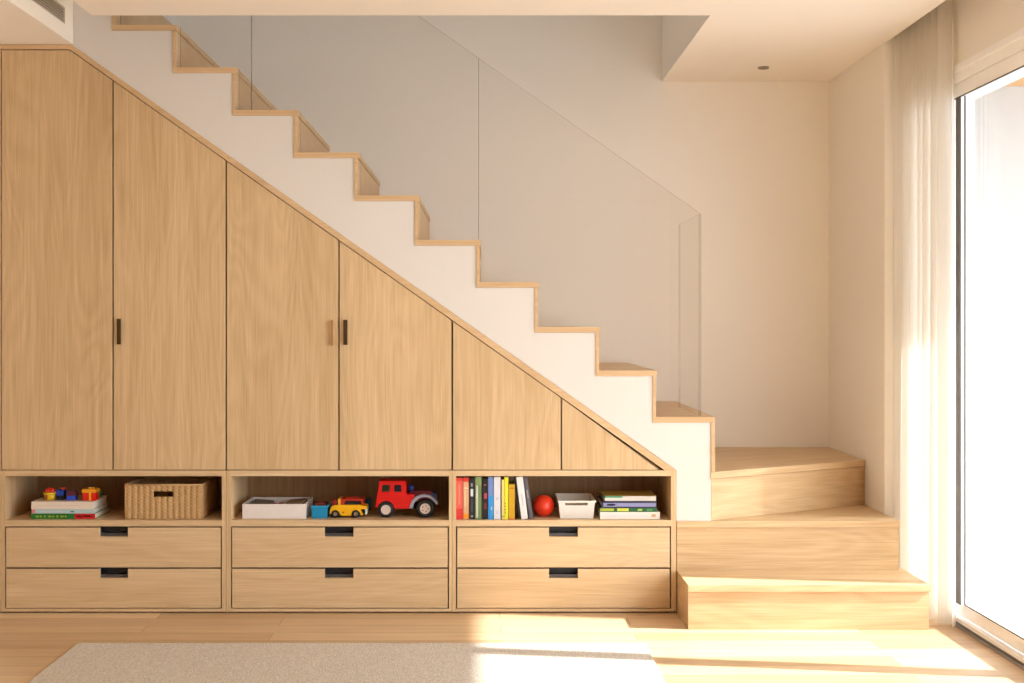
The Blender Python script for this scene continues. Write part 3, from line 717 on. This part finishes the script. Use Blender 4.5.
# --- wicker basket
Yw = .03
X0, X1 = PX(124.6, Yw), PX(202.6, Yw); Z0 = SH+.0006; Z1 = PZ(485.2, Yw); DW = .27
wick_a = plain('wicker', (192, 156, 108), .8, noise=.22, nscale=160, bump=.3)
wick_b = plain('wicker_rim', (200, 164, 116), .8, noise=.15, nscale=160)
BS = thing('wicker_basket', ((X0+X1)/2, Yw+DW/2, Z0), 'woven wicker basket with a cut-out handle hole, beside the flat pile of books', 'basket')
def bul2(st): return 1.2*abs(math.sin(st*PI/2))
def weave(bm, P, nu, nv, amp, hole=None):
    """P(u, v) -> point, N outward; strands bulge over and under upright stakes"""
    vs = {}
    for i in range(nu+1):
        for j in range(nv+1):
            p, nrm = P(i/nu, j/nv)
            st = i/4.0
            bul = math.sin(st*PI)*(1 if (j//2) % 2 else -1)
            row = abs(math.sin(j*PI/2))
            vs[i, j] = bm.verts.new(Vector(p)+Vector(nrm)*(amp*bul2(st)+amp*.35*bul))
    for i in range(nu):
        for j in range(nv):
            if hole and hole[0] <= (i+.5)/nu <= hole[1] and hole[2] <= (j+.5)/nv <= hole[3]: continue
            f = bm.faces.new([vs[i, j], vs[i+1, j], vs[i+1, j+1], vs[i, j+1]]); f.smooth = True
hx0, hx1 = (152.8-124.6)/78, (173.9-124.6)/78
hz0, hz1 = (520-497.8)/(520-485.2), (520-491)/(520-485.2)
bm = bm_new(); e = .0035
weave(bm, lambda u, v: ((X0+e+(X1-X0-2*e)*u, Yw+e, Z0+(Z1-Z0)*v), (0, -1, 0)), 104, 40, .0032, (hx0, hx1, hz0, hz1))
weave(bm, lambda u, v: ((X1-e, Yw+e+(DW-2*e)*u, Z0+(Z1-Z0)*v), (1, 0, 0)), 72, 40, .0032)
weave(bm, lambda u, v: ((X0+e, Yw+e+(DW-2*e)*u, Z0+(Z1-Z0)*v), (-1, 0, 0)), 72, 40, .0016)
weave(bm, lambda u, v: ((X0+e+(X1-X0-2*e)*u, Yw+DW-e, Z0+(Z1-Z0)*v), (0, 1, 0)), 104, 40, .0016)
o = link('woven_wall', bm, wick_a, BS)
md = o.modifiers.new('thick', 'SOLIDIFY'); md.thickness = .003; md.offset = 0
bm = bm_new(); box(bm, X0+.006, X1-.006, Yw+.006, Yw+DW-.006, Z0, Z0+.004); link('base', bm, wick_a, BS)
bm = bm_new()
def bar(bm, a, b, r, n=10):
    a, b = Vector(a), Vector(b); d = (b-a).normalized(); up = Vector((0, 0, 1)) if abs(d.z) < .9 else Vector((1, 0, 0))
    u = d.cross(up).normalized(); w = d.cross(u)
    A = [bm.verts.new(a+(u*math.cos(2*PI*i/n)+w*math.sin(2*PI*i/n))*r) for i in range(n)]
    B = [bm.verts.new(b+(u*math.cos(2*PI*i/n)+w*math.sin(2*PI*i/n))*r) for i in range(n)]
    bm.faces.new(A); bm.faces.new(B[::-1])
    for i in range(n):
        f = bm.faces.new([A[i], A[(i+1) % n], B[(i+1) % n], B[i]]); f.smooth = True
for (a, b) in (((X0, Yw+e, Z1), (X1, Yw+e, Z1)), ((X0, Yw+DW-e, Z1), (X1, Yw+DW-e, Z1)), ((X0+e, Yw, Z1), (X0+e, Yw+DW, Z1)), ((X1-e, Yw, Z1), (X1-e, Yw+DW, Z1))): bar(bm, a, b, .0048)
link('rim', bm, wick_b, BS)
bm = bm_new()
ex0, ex1 = X0+(X1-X0)*hx0, X0+(X1-X0)*hx1; ez0, ez1 = Z0+(Z1-Z0)*hz0, Z0+(Z1-Z0)*hz1
for (a, b) in (((ex0, Yw+e, ez0), (ex1, Yw+e, ez0)), ((ex0, Yw+e, ez1), (ex1, Yw+e, ez1)), ((ex0, Yw+e, ez0), (ex0, Yw+e, ez1)), ((ex1, Yw+e, ez0), (ex1, Yw+e, ez1))): bar(bm, a, b, .0026)
link('handle_hole_rim', bm, wick_b, BS)
for (px_, py_) in ((X0+e, Yw+e), (X1-e, Yw+e), (X0+e, Yw+DW-e), (X1-e, Yw+DW-e)):
    bm = bm_new(); bar(bm, (px_, py_, Z0), (px_, py_, Z1), .004)
    link('corner_post', bm, wick_b, BS)

# --- small toys on the pile of books
Yo = .06
def toy_z(y): return PZ(y, Yo)
zt = zT1+.0002
# yellow pail with red blocks
cx = PX(48.2, Yo)
TPail = thing('toy_pail', (cx, Yo+.02, zt), 'yellow toy pail with a rounded red top standing first on the pile of books', 'toy pail')
bm = bm_new(); cyl(bm, (cx, Yo+.02), .0175, zt, toy_z(493.2), 'z', 24, .0235)
cyl(bm, (cx, Yo+.02), .0262, toy_z(494.6), toy_z(492.7), 'z', 24)
link('pail', bm, colr('pail_yellow', (226, 188, 30), .4), TPail)
bm = bm_new(); box(bm, cx-.012, cx-.003, Yo-.004, Yo+.004, zt+.006, zt+.022); link('doorway', bm, colr('pail_door', (150, 84, 20)), TPail)
bm = bm_new()
for (ox, oz, r) in ((-.008, .0045, .0115), (.009, .006, .0115), (.001, .009, .0105)): ellipsoid(bm, (cx+ox, Yo+.02, toy_z(492.7)+oz), (r, r, r), 18)
link('red_top', bm, colr('pail_red', (222, 48, 24), .4), TPail)
def brick(label, x0, x1, ytop, rgb, top_rgb=None, Y=.075, h0=None, studs=2):
    X0, X1 = PX(x0, Y), PX(x1, Y); z1 = PZ(ytop, Y); zz = zt
    b = thing('toy_brick', ((X0+X1)/2, Y+.018, zz), label, 'toy brick')
    mid = zz+(z1-zz)*(.5 if top_rgb else 1)
    bm = bm_new(); box(bm, X0, X1, Y, Y+.034, zz, mid); link('brick_body', bm, colr('brick_%d_%d_%d' % rgb, rgb, .35), b, .001)
    if top_rgb:
        bm = bm_new(); box(bm, X0-.001, X1+.001, Y-.001, Y+.035, mid+.0002, z1); link('upper_brick', bm, colr('brick_%d_%d_%d' % top_rgb, top_rgb, .35), b, .001)
    bm = bm_new()
    for i in range(studs):
        for j in (0, 1): cyl(bm, (X0+(X1-X0)*(i+.5)/studs, Y+.009+.017*j), .0055, z1, z1+.004, 'z', 16)
    link('stud', bm, colr('brick_%d_%d_%d' % (top_rgb or rgb), top_rgb or rgb, .35), b)
    return b
brick('blue over black toy brick standing next to the yellow pail', 56.2, 63.8, 490.8, (14, 18, 34), (28, 66, 178))
z_ = PZ(490.8, .075)
Xr = PX(63.5, .075)
bm = bm_new(); box(bm, Xr-.003, Xr+.010, .078, .092, z_+.0045, z_+.013)
for v in bm.verts: pass
o = link('toy_piece', bm, colr('orange_piece', (190, 70, 34))); tag(o, 'tiny orange toy piece perched on the blue toy brick', 'toy piece')
o.location.z -= .0002; o.location.x -= .006
brick('maroon over blue toy brick standing midway along the pile of books', 66.6, 75.2, 491.4, (40, 78, 206), (96, 34, 46), Y=.065)
Yg = .055
X0, X1 = PX(82, Yg), PX(95.6, Yg); z1 = PZ(489.4, Yg)
Gc = thing('toy_gift_block', ((X0+X1)/2, Yg+.025, zt), 'red toy cube with an orange yellow lid and ribbon on the pile of books', 'toy block')
bm = bm_new(); box(bm, X0+.002, X1-.002, Yg+.002, Yg+.05, zt, PZ(492.8, Yg)); link('cube', bm, colr('gift_red', (222, 26, 18), .35), Gc, .001)
bm = bm_new(); box(bm, X0-.001, X1+.001, Yg-.001, Yg+.053, PZ(492.7, Yg), z1); link('lid', bm, colr('gift_orange', (238, 158, 28), .35), Gc, .001)
bm = bm_new(); xm = PX(90, Yg); box(bm, xm-.004, xm+.004, Yg-.0008, Yg+.0015, zt, PZ(492.8, Yg)); link('ribbon', bm, colr('gift_yellow', (244, 178, 30), .35), Gc)
bm = bm_new()
for sx in (-1, 1): ellipsoid(bm, (xm+sx*.007, Yg+.02, z1+.0032), (.0078, .006, .0038), 16)
link('bow', bm, colr('gift_yellow', (244, 178, 30), .35), Gc)
bm = bm_new(); Yk = .12; ellipsoid(bm, (PX(97.4, Yk), Yk, zt+.0215), (.0165, .0165, .0215), 24)
o = link('toy_egg', bm, colr('toy_green', (34, 104, 40), .4)); tag(o, 'dark green rounded toy standing behind the red gift cube', 'toy')

# ---------------------------------------------------------------- curtain
bm = bm_new()
cy0, cy1, n = .180, -.28, 200
zs = [.012+(2.655-.012)*j/24 for j in range(25)]
grid = []
for i in range(n+1):
    s = i/n
    row = []
    for z in zs:
        f = z/2.66
        ph = 2*PI*(7.5*s) + .35*math.sin(3*f+5*s)
        a = (.030 + .005*math.sin(9*s+1)) * (.8+.25*(1-f))
        x = 1.702+.062*s + a*math.sin(ph+.6*math.sin(ph)) * (1.0) + .003*math.sin(23*s+4*f)
        y = cy0+(cy1-cy0)*s + .010*math.cos(ph*1.0)
        y = min(y, .188)
        x = min(max(x, 1.676), XW-.01)
        row.append(bm.verts.new((x, y, z)))
    grid.append(row)
for i in range(n):
    for j in range(24):
        f = bm.faces.new([grid[i][j], grid[i+1][j], grid[i+1][j+1], grid[i][j+1]]); f.smooth = True
cu = thing('curtain', (1.768, -.1, 0), 'off white sheer pleated curtain hanging at the far end of the glass door', 'curtain')
link('curtain_cloth', bm, mCurtain, cu)
bm = bm_new(); box(bm, 1.72, 1.74, -4.4, .17, 2.6565, 2.6605); link('curtain_track', bm, mFrame, cu)

# ---------------------------------------------------------------- camera
cam = bpy.data.cameras.new('camera'); co = bpy.data.objects.new('camera', cam); COL.objects.link(co)
co.location = (0, -D, EYE); co.rotation_euler = (PI/2, 0, 0)
cam.sensor_width = 36; cam.lens = 36*K*D/1024
cam.shift_x = (512-VX)/1024; cam.shift_y = -(341.5-VY)/1024
cam.clip_start = .05
S.camera = co

# ---------------------------------------------------------------- light
sd = Vector((-.221, .034, -.170)).normalized()
sun = bpy.data.lights.new('sun', 'SUN'); so = bpy.data.objects.new('sun', sun); COL.objects.link(so)
so.rotation_euler = sd.to_track_quat('-Z', 'Y').to_euler(); sun.angle = .018; sun.energy = 10.2; sun.color = (.985, .985, 1)
wd = bpy.data.worlds.new('sky'); S.world = wd; wd.use_nodes = True; nt = wd.node_tree
bg = nt.nodes['Background']
tc = nt.nodes.new('ShaderNodeTexCoord'); sp = nt.nodes.new('ShaderNodeSeparateXYZ'); nt.links.new(tc.outputs['Generated'], sp.inputs[0])
mr = nt.nodes.new('ShaderNodeMapRange'); mr.inputs['From Min'].default_value = -.1; mr.inputs['From Max'].default_value = .6
nt.links.new(sp.outputs['Z'], mr.inputs[0])
cm = nt.nodes.new('ShaderNodeMix'); cm.data_type = 'RGBA'; cm.inputs[6].default_value = (.93, .97, 1, 1); cm.inputs[7].default_value = (.80, .90, 1, 1)
nt.links.new(mr.outputs[0], cm.inputs[0]); nt.links.new(cm.outputs[2], bg.inputs['Color']); bg.inputs['Strength'].default_value = 5.4
al = bpy.data.lights.new('window_portal', 'AREA'); ao = bpy.data.objects.new('window_portal', al); COL.objects.link(ao)
al.shape = 'RECTANGLE'; al.size = 2.1; al.size_y = 4.8; al.cycles.is_portal = True
ao.location = (XW+.22, -2.2, 1.08); ao.rotation_euler = (0, PI/2, 0)
al2 = bpy.data.lights.new('added_skylight_portal', 'AREA'); a2 = bpy.data.objects.new('added_skylight_portal', al2); COL.objects.link(a2)
al2.shape = 'RECTANGLE'; al2.size = 1.0; al2.size_y = .8; al2.cycles.is_portal = True
a2.location = (-.7, .1, 5.02)  # portal for the added opening above the stairs
# size x maps to height after the turn

S.view_settings.view_transform = 'Standard'; S.view_settings.look = 'None'; S.view_settings.gamma = 1; S.view_settings.use_curve_mapping = False
S.view_settings.exposure = 0.35
S.cycles.max_bounces = 14; S.cycles.diffuse_bounces = 8; S.cycles.transparent_max_bounces = 16
S.cycles.use_denoising = True
S.cycles.sample_clamp_indirect = 6
